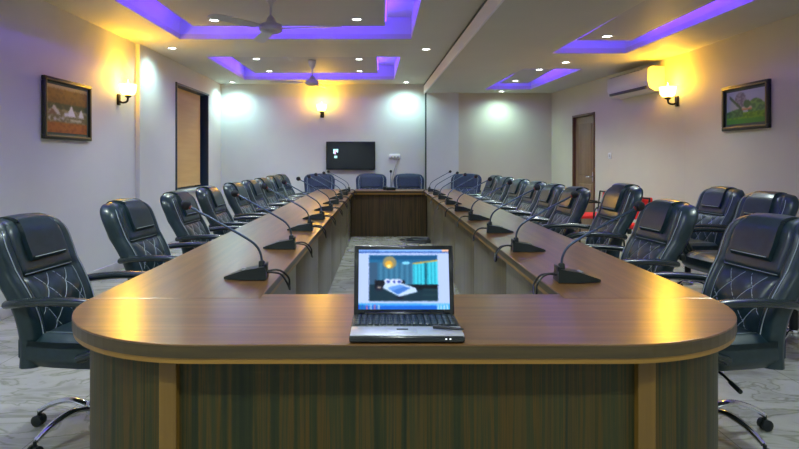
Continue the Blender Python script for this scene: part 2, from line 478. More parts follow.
# recessed downlights
dl0 = thing('downlight', 'x', 'downlight')
mb = MB(); mb.lathe([(.062, 0), (.062, -.006), (.050, -.008), (.044, -.002), (.044, 0)], 24); mb.build('trim_ring', M_DRING, dl0)
mb = MB(); mb.lathe([(.0436, -.001), (.03, -.004), (1e-6, -.005)], 24); mb.build('lens', M_DLENS, dl0)
DL = [  # x, y, z, energy, spot angle, label
 (-2.80, 11.22, ZL, 17, 158, 'round recessed downlight close to the far left corner of the room'),
 (.45, 11.22, ZL, 18, 158, 'round recessed downlight on the far wall beside the ceiling step'),
 (2.22, 11.15, ZR, 14, 158, 'round recessed downlight washing the far wall of the right bay'),
 (-2.72, 7.77, ZL, 13, 158, 'round recessed downlight by the left wall, between the wall lamp and window'),
 (.575, 7.84, ZL, 26, 120, 'round recessed downlight beside the ceiling step, right of both purple trays'),
 (2.39, 7.80, ZR, 24, 120, 'round recessed downlight between the two right-hand purple trays'),
 (-1.81, 6.47, EYE + 1.5, 26, 130, 'round recessed downlight left of the nearer ceiling fan'),
 (-.27, 6.43, EYE + 1.5, 26, 130, 'round recessed downlight right of the nearer ceiling fan'),
 (-1.88, 8.97, EYE + 1.5, 22, 130, 'round recessed downlight in the far tray, nearer one left of the fan'),
 (-.345, 9.0, EYE + 1.5, 22, 130, 'round recessed downlight in the far tray, nearer one right of the fan'),
 (-1.92, 10.22, EYE + 1.5, 22, 130, 'round recessed downlight in the far tray, farther one left of the fan'),
 (-.377, 10.22, EYE + 1.5, 22, 130, 'round recessed downlight in the far tray, farther one right of the fan'),
 (2.38, 6.34, EYE + 1.3, 22, 130, 'round recessed downlight inside the near right-hand purple tray'),
 (2.28, 8.7, EYE + 1.3, 20, 130, 'round recessed downlight in the small far right tray, the nearer one'),
 (2.21, 9.94, EYE + 1.3, 20, 130, 'round recessed downlight in the small far right tray, the farther one'),
]
DLX = [(-1.81, 3.4, EYE + 1.5, 30), (-.27, 3.4, EYE + 1.5, 30), (2.4, 3.4, EYE + 1.3, 26),
       (-2.4, .5, ZL, 40), (0, .3, ZL, 40), (2.4, .5, ZR, 34), (-1.6, -1.6, ZL, 36), (2.0, -1.6, ZR, 34)]  # unseen downlights, added as fill for the table front and near room
DLG = 2.6
first = True
for (x, y, z, e, ang, lab) in DL + [(a, b, c, d, 150, '') for (a, b, c, d) in DLX]:
    d = dl0 if first else copy_tree(dl0); first = False
    d.location = (x, y, z)
    if lab: tag(d, lab, 'downlight', 'recessed ceiling downlights')
    else: tag(d, 'unseen recessed downlight added over the near end of the room as fill', 'downlight', 'unseen near downlights')
    if y > 11 or (abs(y - 7.77) < .01): 
        c = (.60, 1, .88)
    else: c = (.84, 1, .93)
    lo = area_free_light('SPOT', (x, y, z - .03), c, e * DLG, spot_size=math.radians(ang), spot_blend=.9, shadow_soft_size=.05)
# wall sconces
sc0 = thing('wall_sconce', 'x', 'wall lamp')
# built with the wall at local y=0, room towards -y
mb = MB(); mb.box((0, -.012, 0), (.07, .024, .13), .008)
mb.tube(smoothpath([(0, -.02, -.02), (0, -.06, -.035), (0, -.11, -.02), (0, -.12, .03)]), .012)
mb.lathe([(.012, .02), (.035, .03), (.038, .05), (.03, .055)], 20, (0, -.12, 0))
mb.build('bracket', M_BRASS, sc0)
mb = MB(); mb.lathe([(.032, .05), (.068, .062), (.088, .095), (.092, .14), (.098, .175), (.094, .175), (.086, .14), (.082, .1), (.062, .068), (.028, .056)], 24, (0, -.12, 0))
mb.build('glass_shade', M_SHADE, sc0)
mb = MB(); mb.lathe([(.012, .06), (.016, .09), (.020, .13), (.014, .17), (.006, .21), (1e-6, .235)], 16, (0, -.12, 0))
mb.build('bulb', M_BULB, sc0)
SC = [((-3.07, 6.97, 1.98), PI / 2, 'lit wall lamp with black bracket on the left wall, beside the framed picture'),
      ((-1.15, YF, 2.15), 0, 'lit wall lamp with dark bracket on the far wall above the television'),
      (None, -PI / 2, 'lit wall lamp with black bracket on the right wall, beside the air conditioner')]
SE = 15
for i, (p, rz, lab) in enumerate(SC):
    s = sc0 if i == 0 else copy_tree(sc0)
    if p is None: p = (on_right(7.28)[0].x, 7.28, 1.99)
    s.location = p; s.rotation_euler = (0, 0, rz); tag(s, lab, 'wall lamp', 'lit wall lamps')
    off = Matrix.Rotation(rz, 3, 'Z') @ Vector((0, -.14, .26))
    area_free_light('POINT', Vector(p) + off, (1, .50, .012), SE, shadow_soft_size=.06)

# ------------------------------------------------------------------ ceiling fans
fan = thing('ceiling_fan', 'three-blade ceiling fan hanging in the nearer large purple tray', 'ceiling fan', (-.985, 5.32, EYE + 1.47), group='ceiling fans')
mb = MB(); mb.lathe([(.012, .03), (.055, .028), (.050, -.05), (.02, -.10), (.012, -.11)], 20); mb.build('canopy', M_FAN, fan)
mb = MB(); mb.tube([(0, 0, -.08), (0, 0, -.25)], .011); mb.build('downrod', M_FAN, fan)
mb = MB(); mb.lathe([(.012, -.2), (.035, -.225), (.045, -.26), (.095, -.28), (.105, -.305), (.10, -.335), (.07, -.35), (.03, -.36), (1e-6, -.362)], 28); mb.build('motor', M_FAN, fan)
for k in range(3):
    a = math.radians(-128 + 120 * k); R = Matrix.Rotation(a, 4, 'Z')
    mb = MB(); mb.box((.13, 0, -.315), (.10, .035, .008), .003, M=R)
    pts = [(.15, -.035), (.22, -.055), (.60, -.062), (.64, -.045), (.645, 0), (.62, .04), (.55, .055), (.22, .045), (.15, .03)]
    Mt = R @ Matrix.Translation((0, 0, -.315)) @ Matrix.Rotation(math.radians(9), 4, 'X')
    mb.prism(pts, -.003, .003, M=Mt)
    mb.build('blade', M_FAN, fan)
f2 = copy_tree(fan); f2.location = (-1.06, 9.12, EYE + 1.47); f2.rotation_euler = (0, 0, math.radians(200 + 8))
f2['label'] = 'three-blade ceiling fan hanging in the far purple tray before the television wall'

# ------------------------------------------------------------------ conference table
tb = thing('conference_table', 'long hollow rectangular wooden conference table with rounded near corners', 'table', (0, 0, 0))
XL, XR, IL, IR = -1.11, 1.26, -.465, .695
R0, YS, YI, Y2, Y3 = .57, 2.285, 2.352, 9.94, 10.55
YFr = YS - R0
def arc(cx, cy, r, a0, a1, n=20):
    return [(cx + r * math.cos(math.radians(a0 + (a1 - a0) * i / n)), cy + r * math.sin(math.radians(a0 + (a1 - a0) * i / n))) for i in range(n + 1)]
def front_outline(ins, notch=True):
    r = R0 - ins
    P = arc(XL + R0, YS, r, 180, 270) + arc(XR - R0, YS, r, 270, 360)
    if notch: P += [(IR - ins, YS), (IR - ins, YI - ins), (IL + ins, YI - ins), (IL + ins, YS)]
    return P
mb = MB(); mb.prism(front_outline(0), .754, .76, .002); mb.build('tabletop', M_TOPX, tb)
tops = [([(XL, YS + .003), (IL, YS + .003), (IL, Y2 - .003), (XL, Y2 - .003)], M_TOPY),
        ([(IR, YS + .003), (XR, YS + .003), (XR, Y2 - .003), (IR, Y2 - .003)], M_TOPY),
        ([(XL, Y2), (XR, Y2), (XR, Y3), (XL, Y3)], M_TOPX)]
for P, m in tops:
    mb = MB(); mb.prism(P, .754, .76, .002); mb.build('tabletop', m, tb)
# rim below the top: dark band + lighter lip
def ringband(z0, z1, ins, m, name):
    P = front_outline(ins, False)
    Q = front_outline(ins + .04, False)
    mb = MB()
    vs = []; n = len(P)
    for a in (P, Q):
        for z in (z0, z1): vs += [(p[0], p[1], z) for p in a]
    fs = []
    for i in range(n - 1):
        fs += [[i, i + 1, n + i + 1, n + i], [2 * n + i, 3 * n + i, 3 * n + i + 1, 2 * n + i + 1], [i, 2 * n + i, 2 * n + i + 1, i + 1], [n + i, n + i + 1, 3 * n + i + 1, 3 * n + i]]
    mb.add(vs, fs, False)
    for x in (XL + ins, XR - ins):
        s = 1 if x < 0 else -1
        mb.box((x + s * .02, (YS + Y3) / 2, (z0 + z1) / 2), (.04, Y3 - YS, z1 - z0))
    mb.box(((XL + XR) / 2, Y3 - ins - .02, (z0 + z1) / 2), (XR - XL - 2 * ins - .08, .04, z1 - z0))
    for x, s in ((IL - .0, -1), (IR + .0, 1)):
        mb.box((x + s * .03, (YI + Y2) / 2, (z0 + z1) / 2), (.04, Y2 - YI, z1 - z0))
    mb.box(((IL + IR) / 2, Y2 + .03, (z0 + z1) / 2), (IR - IL, .04, z1 - z0))
    mb.build(name, m, tb)
ringband(.7195, .7542, .0, M_EDGE, 'edge_band')
ringband(.703, .7195, .004, M_LIP, 'edge_lip')
# curved corner panels
def curved(sx):
    r = .515; cx = XL + R0 if sx < 0 else XR - R0
    a0, a1 = (180, 256.5) if sx < 0 else (360, 283.5)
    P = arc(cx, YS, r, a0, a1, 24); Q = arc(cx, YS, r - .03, a0, a1, 24)
    mb = MB(); mb.prism(P + Q[::-1], 0, .703, smooth=False)
    o = mb.build('corner_panel', M_ZEB, tb)
    return P[-1]
eL = curved(-1); eR = curved(1)
YP = eL[1]
for x0, x1 in ((eL[0] - .002, eL[0] + .05), (eR[0] - .05, eR[0] + .002)):
    mb = MB(); mb.box(((x0 + x1) / 2, YP + .10, .3515), (abs(x1 - x0), .21, .703), .002); mb.build('edge_post', M_POST, tb)
mb = MB(); mb.box(((eL[0] + eR[0]) / 2, YP + .035, .3515), (eR[0] - eL[0] - .10, .025, .703)); mb.build('front_panel', M_ZEB, tb)
# side outer panels (inset) and inner panels
for x in (XL + .16, XR - .16):
    mb = MB(); mb.box((x, (YS + Y3) / 2 + .0, .3515), (.025, Y3 - YS - .16, .703)); mb.build('side_panel', M_ZEB, tb)
n = 6
for x, s in ((IL - .065, -1), (IR + .065, 1)):
    for k in range(n):
        a = YI + (Y2 - YI) * k / n; b = YI + (Y2 - YI) * (k + 1) / n
        mb = MB(); mb.box((x + s * .0, (a + b) / 2, .3515), (.025, b - a - .006, .703), .001); mb.build('inner_panel', M_INPAN, tb)
        if k: 
            mb = MB(); mb.box((x + s * .01, a, .3515), (.03, .02, .703)); mb.build('inner_post', M_POST, tb)
mb = MB(); mb.box(((IL + IR) / 2, Y2 + .065, .3515), (IR - IL + .10, .025, .703)); mb.build('inner_panel', M_ZEBI, tb)
mb = MB(); mb.box(((IL + IR) / 2, YI - .065, .3515), (IR - IL + .10, .025, .703)); mb.build('inner_panel', M_INPAN, tb)
mb = MB(); mb.box(((XL + XR) / 2, Y3 - .14, .3515), (XR - XL - .34, .025, .703)); mb.build('end_panel', M_ZEB, tb)

# ------------------------------------------------------------------ executive chair (front = local -Y)
def clamp(x, a=0., b=1.): return max(a, min(b, x))
def sst(x, a, b):
    t = clamp((x - a) / (b - a)); return t * t * (3 - 2 * t)
BZ0, BH = .37, .63
def cl(v):   # centre line depth of the backrest
    return .195 + .10 * v + .10 * v * v - .035 * math.sin(PI * clamp(v * 1.5))
def hw(v):
    w = .282 - .022 * math.cos(v * PI) * .5 - .02 * (1 - v)
    if v > .78: w *= 1 - .24 * ((v - .78) / .22) ** 3.2
    return w
def front(u, v, off=0.):
    e = max(0, 1 - abs(u) ** 7) ** .5 * max(0, 1 - clamp((v - .86) / .14) ** 3) ** .5
    b = .05 * e
    b += .022 * sst(abs(u), .58, .78) * e                       # side bolsters
    b += .020 * sst(v, .60, .67) * (1 - sst(abs(u), .62, .8)) * e   # head pad
    b += .014 * math.exp(-((v - .45) / .12) ** 2) * (1 - sst(abs(u), .5, .7))
    g = .014 * math.exp(-((v - .615) / .014) ** 2) * (1 - sst(abs(u), .66, .72))
    g += .014 * math.exp(-((abs(u) - .66) / .035) ** 2)
    if abs(u) < .6 and .16 < v < .615:
        for c in (-1, 0, 1):
            for s in (-1, 1):
                d = abs(u - s * (v - .39) * 2.0 - c * .5)
                g += .007 * math.exp(-(d / .05) ** 2)
    y = cl(v) - b + min(g, .02) * e - off
    top = .02 * (1 - (abs(u)) ** 2) * sst(v, .8, 1)
    return Vector((u * hw(v), y, BZ0 + BH * v + top))
def backs(u, v):
    e = max(0, 1 - abs(u) ** 5) ** .5 * max(0, 1 - clamp((v - .88) / .12) ** 3) ** .5
    top = .02 * (1 - (abs(u)) ** 2) * sst(v, .8, 1)
    return Vector((u * hw(v), cl(v) + .045 * e + .002, BZ0 + BH * v + top))

def make_chair(name, leather, flap=True):
    t = thing(name, 'x', 'chair', (0, 0, 0))
    nu, nv = 44, 52
    mb = MB(); vs = []; fs = []
    U = [-1 + 2 * i / nu for i in range(nu + 1)]
    U = [math.copysign(abs(u) ** .8, u) for u in U]
    for fn in (front, backs):
        for j in range(nv + 1):
            for u in U: vs.append(fn(u, j / nv))
    W = nu + 1; B = W * (nv + 1)
    for j in range(nv):
        for i in range(nu):
            a = j * W + i
            fs.append([a, a + 1, a + W + 1, a + W]); fs.append([B + a, B + a + W, B + a + W + 1, B + a + 1])
        a = j * W; fs.append([a, a + W, B + a + W, B + a]); a += nu; fs.append([a, B + a, B + a + W, a + W])
    for i in range(nu):
        fs.append([i, B + i, B + i + 1, i + 1]); a = nv * W + i; fs.append([a, a + 1, B + a + 1, B + a])
    mb.add(vs, fs, True)
    back = mb.build('backrest', leather, t)
    # stitching
    mb = MB()
    for s in (-1, 1):
        mb.tube([front(s * .80, .04 + .9 * k / 24, .002) for k in range(25)], .0022, 5)
        mb.tube([front(s * .66, .04 + .56 * k / 14, .002) for k in range(15)], .0016, 5)
    mb.tube([front(-.62 + 1.24 * k / 16, .632, .002) for k in range(17)], .0018, 5)
    for c in (-1, 0, 1):
        for s in (-1, 1):
            P = []
            for k in range(21):
                v = .17 + .43 * k / 20; u = s * (v - .39) * 2.0 + c * .5
                if abs(u) < .6: P.append(front(u, v, .0015))
            if len(P) > 2: mb.tube(P, .0019, 5)
    mb.build('stitching', M_STITCH, back)
    if flap:
        # headrest pad folded over the top edge
        mb = MB(); vs = []; fs = []; path = []
        for k in range(15): path.append(('f', .715 + .25 * k / 14))
        nn = 12
        rows = []
        for (_, v) in path: rows.append([front(-.44 + .88 * k / nn, v, .024 * min(1, .25 + (v - .715) * 30)) for k in range(nn + 1)])
        for q in range(1, 7):
            an = PI * q / 6 * .9
            c = [(front(-.44 + .88 * k / nn, .965) + backs(-.44 + .88 * k / nn, .965)) / 2 for k in range(nn + 1)]
            row = []
            for k in range(nn + 1):
                f0 = front(-.44 + .88 * k / nn, .965, .024); r_ = c[k].y - f0.y
                row.append(Vector((c[k].x, c[k].y - math.cos(an) * r_, f0.z + math.sin(an) * (r_ * .42))))
            rows.append(row)
        low = []
        W = nn + 1
        for r_ in rows: vs += r_
        n0 = len(vs)
        for ri, r_ in enumerate(rows):
            for p in r_:
                vs.append(p + (Vector((0, .03, 0)) if ri < 15 else Vector((0, -.02 if ri > 18 else 0, -.03))))
        for j in range(len(rows) - 1):
            for i in range(nn):
                a = j * W + i; fs.append([a, a + 1, a + W + 1, a + W]); a += n0; fs.append([a, a + W, a + W + 1, a + 1])
            a = j * W; fs.append([a, a + W, n0 + a + W, n0 + a]); a += nn; fs.append([a, n0 + a, n0 + a + W, a + W])
        for i in range(nn):
            fs.append([i, n0 + i, n0 + i + 1, i + 1]); a = (len(rows) - 1) * W + i; fs.append([a, a + 1, n0 + a + 1, n0 + a])
        mb.add(vs, fs, True)
        fl = mb.build('headrest_pad', leather, t)
        mb = MB()
        mb.tube([front(-.40 + .80 * k / 12, .745, .0258) for k in range(13)], .0022, 5)
        mb.build('stitching', M_STITCH, fl)
    e_ = front(1.0, .52); mb = MB(); mb.box((e_.x + .004, e_.y + .03, e_.z), (.020, .032, .04), .006)
    mb.build('side_tab', M_PLAST, back)
    # seat
    mb = MB(); bm = bmesh.new(); bmesh.ops.create_cube(bm, size=1)
    bmesh.ops.subdivide_edges(bm, edges=list(bm.edges), cuts=9, use_grid_fill=True)
    for v in bm.verts:
        p = v.co * 2
        q = Vector((p.x * math.sqrt(max(0, 1 - p.y ** 2 / 2 * .35)), p.y * math.sqrt(max(0, 1 - p.x ** 2 / 2 * .35)), p.z))
        l = max(abs(p.x), abs(p.y))
        edge = (1 - .55 * (l ** 6)) if abs(p.z) > .99 else 1
        z = p.z * (.075) * edge
        if p.z > 0: z += .018 * sst(abs(p.x), .6, .85) * (1 - sst(abs(p.x), .9, 1)) - .014 * sst(-p.y, .6, 1)
        lo = 1 - .20 * sst(-p.z, .2, 1) * (1 if p.y < 0 else 1.2)
        v.co = Vector((q.x * .268 * (lo * .5 + .5), q.y * .262 * lo - .02, .435 + z))
    mb.frombm(bm, True)
    seat = mb.build('seat', leather, t)
    for s in (-1, 1):
        mb = MB(); mb.tube([(s * .16, -.24 + .4 * k / 8, .508 - .012 * sst(abs(-.24 + .4 * k / 8), .15, .26)) for k in range(9)], .002, 5)
        mb.build('stitching', M_STITCH, seat)
    # arms
    for s in (-1, 1):
        P = smoothpath([(s * .262, .25, .655), (s * .290, .18, .668), (s * .302, .02, .680), (s * .302, -.14, .674), (s * .30, -.225, .632), (s * .292, -.235, .56), (s * .285, -.17, .47), (s * .275, -.08, .43)], 6)
        n_ = len(P); rr = [.030 if i < n_ * .55 else .030 - .008 * (i / n_ - .55) / .45 for i in range(n_)]
        mb = MB(); mb.tube(P, rr, 12, side=(1, 0, 0), r2=.020)
        mb.build('armrest', M_ARM, t)
    # mechanism, gas lift, base, castors
    mb = MB(); mb.box((0, .02, .345), (.20, .24, .035), .008); mb.lathe([(.028, .10), (.028, .26), (.018, .262), (.018, .34)], 16)
    mb.build('gas_lift', M_PLAST, t)
    mb = MB(); mb.tube(smoothpath([(.10, -.03, .342), (.19, -.04, .338), (.26, -.05, .325)]), .006, 8); mb.tube([(.25, -.049, .327), (.325, -.06, .315)], .010, 8)
    mb.build('lever', M_PLAST, t)
    mb = MB(); mb.lathe([(.045, .085), (.05, .10), (.045, .135), (.03, .14)], 20)
    for k in range(5):
        a = 2 * PI * k / 5 + .25; d = Vector((math.cos(a), math.sin(a), 0))
        P = smoothpath([d * .03 + Vector((0, 0, .115)), d * .13 + Vector((0, 0, .135)), d * .23 + Vector((0, 0, .112)), d * .30 + Vector((0, 0, .072))], 5)
        mb.tube(P, [.024 - .010 * i / (len(P) - 1) for i in range(len(P))], 10, side=(-d.y, d.x, 0), r2=.012)
    mb.build('star_base', M_CHROME, t)
    for k in range(5):
        a = 2 * PI * k / 5 + .25; d = Vector((math.cos(a), math.sin(a), 0)); sd = Vector((-d.y, d.x, 0))
        mb = MB(); c = d * .305 + Vector((0, 0, .027))
        for s in (-1, 1):
            Mx = Matrix.Translation(c + sd * s * .016) @ sd.to_track_quat('Z', 'Y').to_matrix().to_4x4()
            mb.lathe([(1e-6, -.010), (.020, -.010), (.027, -.006), (.027, .006), (.020, .010), (1e-6, .010)], 14, M=Mx)
        mb.tube([c + Vector((0, 0, .0)), c + Vector((0, 0, .045))], .008, 8)
        mb.build('castor', M_PLAST, t)
    return t

ch = make_chair('executive_chair', M_LEATH)
def ordn(i): return ['nearest', 'second', 'third', 'fourth', 'fifth', 'sixth', 'seventh', 'eighth', 'ninth'][i]
def front_dir(deg): return math.radians(deg + 90)   # facing angle (deg, from +x) to rz
used = [False]
def place(x, y, face, label, group, src=None, sc=1.0):
    global ch
    if src is None and not used[0]:
        o = ch; used[0] = True
    else: o = copy_tree(src or ch)
    o.location = (x, y, 0); o.rotation_euler = (0, 0, front_dir(face)); o.scale = (1, 1, sc)
    tag(o, label, 'chair', group); return o
# left row: depth of origin
LY = [2.86, 3.98, 5.00, 5.93, 6.90, 7.75, 8.55, 9.38, 10.15]
LFc = [-5, -6, -4, -2, -5, -3, -6, -5, -8]
LX = [-1.36, -1.35, -1.35, -1.36, -1.35, -1.35, -1.36, -1.35, -1.35]
lx_lab = ['black padded leather armchair, nearest on the left side of the table',
          'black padded leather armchair second from the camera on the left side of the table',
          'black padded leather armchair in front of the blind, third along the left side',
          'black padded leather armchair at the dark window jamb, fourth along the left side',
          'black padded leather armchair just past the window, fifth along the left side',
          'black padded leather armchair sixth from the camera on the left side',
          'black padded leather armchair seventh from the camera on the left side',
          'black padded leather armchair eighth from the camera on the left side',
          'black padded leather armchair farthest along the left side, next to the corner chair']
for i in range(9): place(LX[i], LY[i], LFc[i], lx_lab[i], 'black armchairs down the left side', sc=[1, 1, 1, 1, 1, 1, 1, 1.01, 1.01][i])
RY = [2.84, 3.86, 4.78, 5.76, 6.50, 7.22, 8.08, 8.98, 9.85]
RFc = [-173, -174, -178, -175, -177, -176, -174, -176, -172]
RX = [1.52, 1.50, 1.57, 1.51, 1.51, 1.51, 1.52, 1.51, 1.51]
rx_lab = ['black padded leather armchair, nearest on the right side of the table',
          'black padded leather armchair second from the camera on the right side of the table',
          'taller-set black leather armchair in front of the red chair, third along the right side',
          'black padded leather armchair in front of the brown door, fourth along the right side',
          'black padded leather armchair fifth from the camera on the right side',
          'black padded leather armchair sixth from the camera on the right side',
          'black padded leather armchair seventh from the camera on the right side',
          'black padded leather armchair eighth from the camera on the right side',
          'black padded leather armchair farthest along the right side, next to the corner chair']
for i in range(9): place(RX[i], RY[i], RFc[i], rx_lab[i], 'black armchairs down the right side', sc=[1, 1.0, 1.07, 1.0, 1, 1, 1, 1, 1][i])
# second row by the right wall
place(2.93, 5.75, -172, 'black padded armchair against the right wall, left of its neighbour and behind the table row', 'spare armchairs by the right wall')
place(2.83, 4.88, -170, 'black padded armchair against the right wall directly behind the nearest right chair', 'spare armchairs by the right wall')
place(2.80, 4.08, -172, 'black armchair mostly outside the frame at the right edge', 'spare armchairs by the right wall')
# end chairs: bluish plain backs
che = make_chair('executive_chair', M_LEATHB, flap=False)
che.location = (-.20, 10.84, 0); che.rotation_euler = (0, 0, front_dir(-90))
tag(che, 'plain dark blue leather chair at the table end, below the television', 'chair', 'blue chairs at the far table end')
place(.50, 10.84, -90, 'plain dark blue leather chair at the table end, right of the upright microphone', 'blue chairs at the far table end', che)
place(-1.12, 10.86, -82, 'plain dark leather chair at the far left corner of the table', 'blue chairs at the far table end', che)
place(1.46, 10.84, -108, 'plain dark leather chair at the far right corner of the table', 'blue chairs at the far table end', che)

# red visitor chairs
rc = thing('visitor_chair', 'red visitor chair with black frame, seen past the third right armchair', 'chair', (3.02, 7.60, 0), front_dir(-165), 'red visitor chairs by the right wall')
mb = MB(); mb.box((0, -.01, .45), (.46, .44, .06), .025, 3); mb.build('seat', M_RED, rc)
mb = MB(); mb.box((0, .225, .68), (.44, .045, .30), .02, 3, M=Matrix.Rotation(-.08, 4, 'X')); mb.build('backrest', M_RED, rc)
for sx in (-1, 1):
    mb = MB(); mb.tube(smoothpath([(sx * .24, .24, .80), (sx * .24, .21, .45), (sx * .245, .26, .01)]), .012, 8)
    mb.tube(smoothpath([(sx * .24, .20, .64), (sx * .26, .0, .66), (sx * .26, -.18, .64), (sx * .245, -.22, .45), (sx * .245, -.23, .01)]), .012, 8)
    mb.build('side_frame', M_PLAST, rc)
mb = MB(); mb.tube([(-.24, .24, .80), (.24, .24, .80)], .012, 8); mb.build('top_rail', M_PLAST, rc)
r2 = copy_tree(rc); r2.location = (3.10, 8.95, 0); r2.rotation_euler = (0, 0, front_dir(-180)); r2['label'] = 'red visitor chair with black frame, in front of the brown door'

# ------------------------------------------------------------------ gooseneck microphones (pointing to local -X)
mc = thing('gooseneck_microphone', 'x', 'microphone')
mb = MB()
pb = [(.095, -.052), (.095, .052), (.0, .050), (-.075, .026), (-.095, .010), (-.095, -.010), (-.075, -.026), (.0, -.050)]
hh = [.058, .058, .044, .018, .010, .010, .018, .044]
vs = [(x, y, .002) for x, y in pb] + [(x - .004 * (x > .05), y * .8, h) for (x, y), h in zip(pb, hh)]
n = len(pb); fs = [[i, (i + 1) % n, n + (i + 1) % n, n + i] for i in range(n)] + [list(range(n))[::-1]]
vs2 = vs; fs += [[n + 0, n + 1, n + 2, n + 7], [n + 7, n + 2, n + 3, n + 6], [n + 6, n + 3, n + 4, n + 5]]
mb.add(vs2, fs)
mb.box((.088, 0, .058), (.012, .08, .022), .004)
mb.lathe([(.016, .04), (.014, .075), (.008, .08)], 14, (.070, 0, 0))
base = mb.build('base', M_PLAST, mc)
mb = MB()
mb.box((-.01, -.018, .042), (.020, .012, .006), .002); mb.build('button', M_GREYC, base)
mb = MB(); mb.box((-.01, .012, .042), (.020, .012, .006), .002); mb.build('button', M_GREYC, base)
NP = smoothpath([(.070, 0, .06), (.066, 0, .105), (.045, 0, .145), (.0, 0, .180), (-.12, 0, .250), (-.245, 0, .318)], 5)
mb = MB(); mb.tube(NP, .0055, 8); mb.build('gooseneck', M_NECK, mc)
dirn = Vector((-.88, 0, .48)).normalized()
p0 = Vector((-.235, 0, .313))
mb = MB(); mb.tube([p0 + dirn * .004, p0 + dirn * .011], .0095, 10); mb.build('light_ring', M_RING, mc)
mb = MB(); mb.tube([p0 + dirn * q for q in (.010, .014, .022, .036, .046, .052)], [.010, .017, .0215, .0215, .016, .005], 14); mb.build('foam_head', M_FOAM, mc)
mb = MB()
mb.tube(smoothpath([(.095, .015, .03), (.13, .02, .034), (.160, .03, .022), (.185, .045, -.01), (.187, .05, -.045), (.192, .02, -.055), (.185, -.02, -.02), (.16, -.02, .018), (.13, -.015, .028), (.095, -.015, .03)], 5), .0045, 7)
cb = mb.build('cable', M_CABLE, mc)
MXL, MXR = -.60, .84
mL = ['nearest on the left side, bent over the shining tabletop', 'second from the camera on the left side', 'third from the camera on the left side',
      'fourth from the camera on the left side', 'fifth from the camera on the left side', 'sixth from the camera on the left side',
      'seventh from the camera on the left side', 'eighth from the camera on the left side', 'farthest on the left side, at the table end']
MLY = [2.66, 3.55, 4.45, 5.27, 6.15, 7.05, 7.9, 8.8, 9.7]
MRY = [2.60, 3.45, 4.32, 5.22, 6.1, 7.0, 7.9, 8.8, 9.7]
for i in range(9):
    o = mc if i == 0 else copy_tree(mc)
    o.location = (MXL + random.uniform(-.01, .01), MLY[i], .76); o.rotation_euler = (0, 0, random.uniform(-.08, .12) if i else .06)
    tag(o, 'black gooseneck microphone ' + mL[i], 'microphone', 'microphones along the left side')
for i in range(9):
    o = copy_tree(mc)
    o.location = (MXR + random.uniform(-.01, .01), MRY[i], .76); o.rotation_euler = (0, 0, PI + (random.uniform(-.15, .05) if i else -.05))
    tag(o, 'black gooseneck microphone ' + mL[i].replace('left', 'right').replace(', bent over the shining tabletop', ', leaning over the tabletop'), 'microphone', 'microphones along the right side')
# upright microphone on the far table end
cm = thing('gooseneck_microphone', 'black microphone with straight upright stem on the far table end between two blue chairs', 'microphone', (.15, 10.15, .76), group=None)
mb = MB(); mb.box((0, 0, .028), (.16, .12, .052), .012, 3); mb.build('base', M_PLAST, cm)
mb = MB(); mb.tube([(0, 0, .05), (0, 0, .30)], .006, 8); mb.build('gooseneck', M_NECK, cm)
mb = MB(); mb.lathe([(.006, .295), (.019, .305), (.022, .32), (.018, .34), (1e-6, .348)], 12); mb.build('foam_head', M_FOAM, cm)
mb = MB(); mb.box((0, 0, .03), (.085, .06, .06), .01)
o = mb.build('small_box', M_PLAST, None, (.06, 10.28, .761)); tag(o, 'small black box on the far table end beside the upright microphone', 'box')

# ------------------------------------------------------------------ laptop
lt = thing('laptop', 'open black and silver laptop showing a bedroom picture, at the near table edge', 'laptop', (.072, 1.842, .76), 0)
LW, LD = .334, .245
tilt = math.radians(2)
mb = MB(); mb.box((0, 0, .012), (LW, LD, .020), .007, 3); mb.build('base', M_LBLK, lt)
mb = MB(); mb.box((0, -LD / 2 + .045, .0235), (LW - .006, .088, .005), .002); mb.build('palm_rest', M_SILVER, lt)
mb = MB(); mb.box((0, .042, .0225), (LW - .010, .135, .004), .0015)
for r in range(6):
    for c in range(16):
        mb.box((-.147 + c * .0196, -.010 + r * .0195, .0265), (.0165, .016, .005), .0015, 1)
mb.build('keyboard', M_KEY, lt)
mb = MB(); mb.box((-.012, -LD / 2 + .040, .0265), (.085, .046, .002), .0008); 
tp = mb.build('touchpad', M_SILVER, lt)
mb = MB(); mb.box((-.012, -LD / 2 + .050, .0282), (.034, .010, .0012), .0004); mb.build('touchpad_lock', M_LBLK, tp)
mb = MB()
for x in (.112, .124): mb.box((x, -LD / 2 - .0006, .014), (.005, .002, .003))
mb.build('status_light', mat('status_white', (.9, .9, .95), .4, emit=(.9, .95, 1), es=.8), lt)
ML = Matrix.Translation((0, LD / 2 - .012, .020)) @ Matrix.Rotation(math.radians(-13), 4, 'X')
LH = .227
mb = MB(); mb.box((0, .004, LH / 2), (LW - .006, .010, LH), .0045, 3, M=ML)
mb.box((0, .0, .006), (.26, .016, .016), .006, M=ML)
lid = mb.build('lid', M_LBLK, lt)
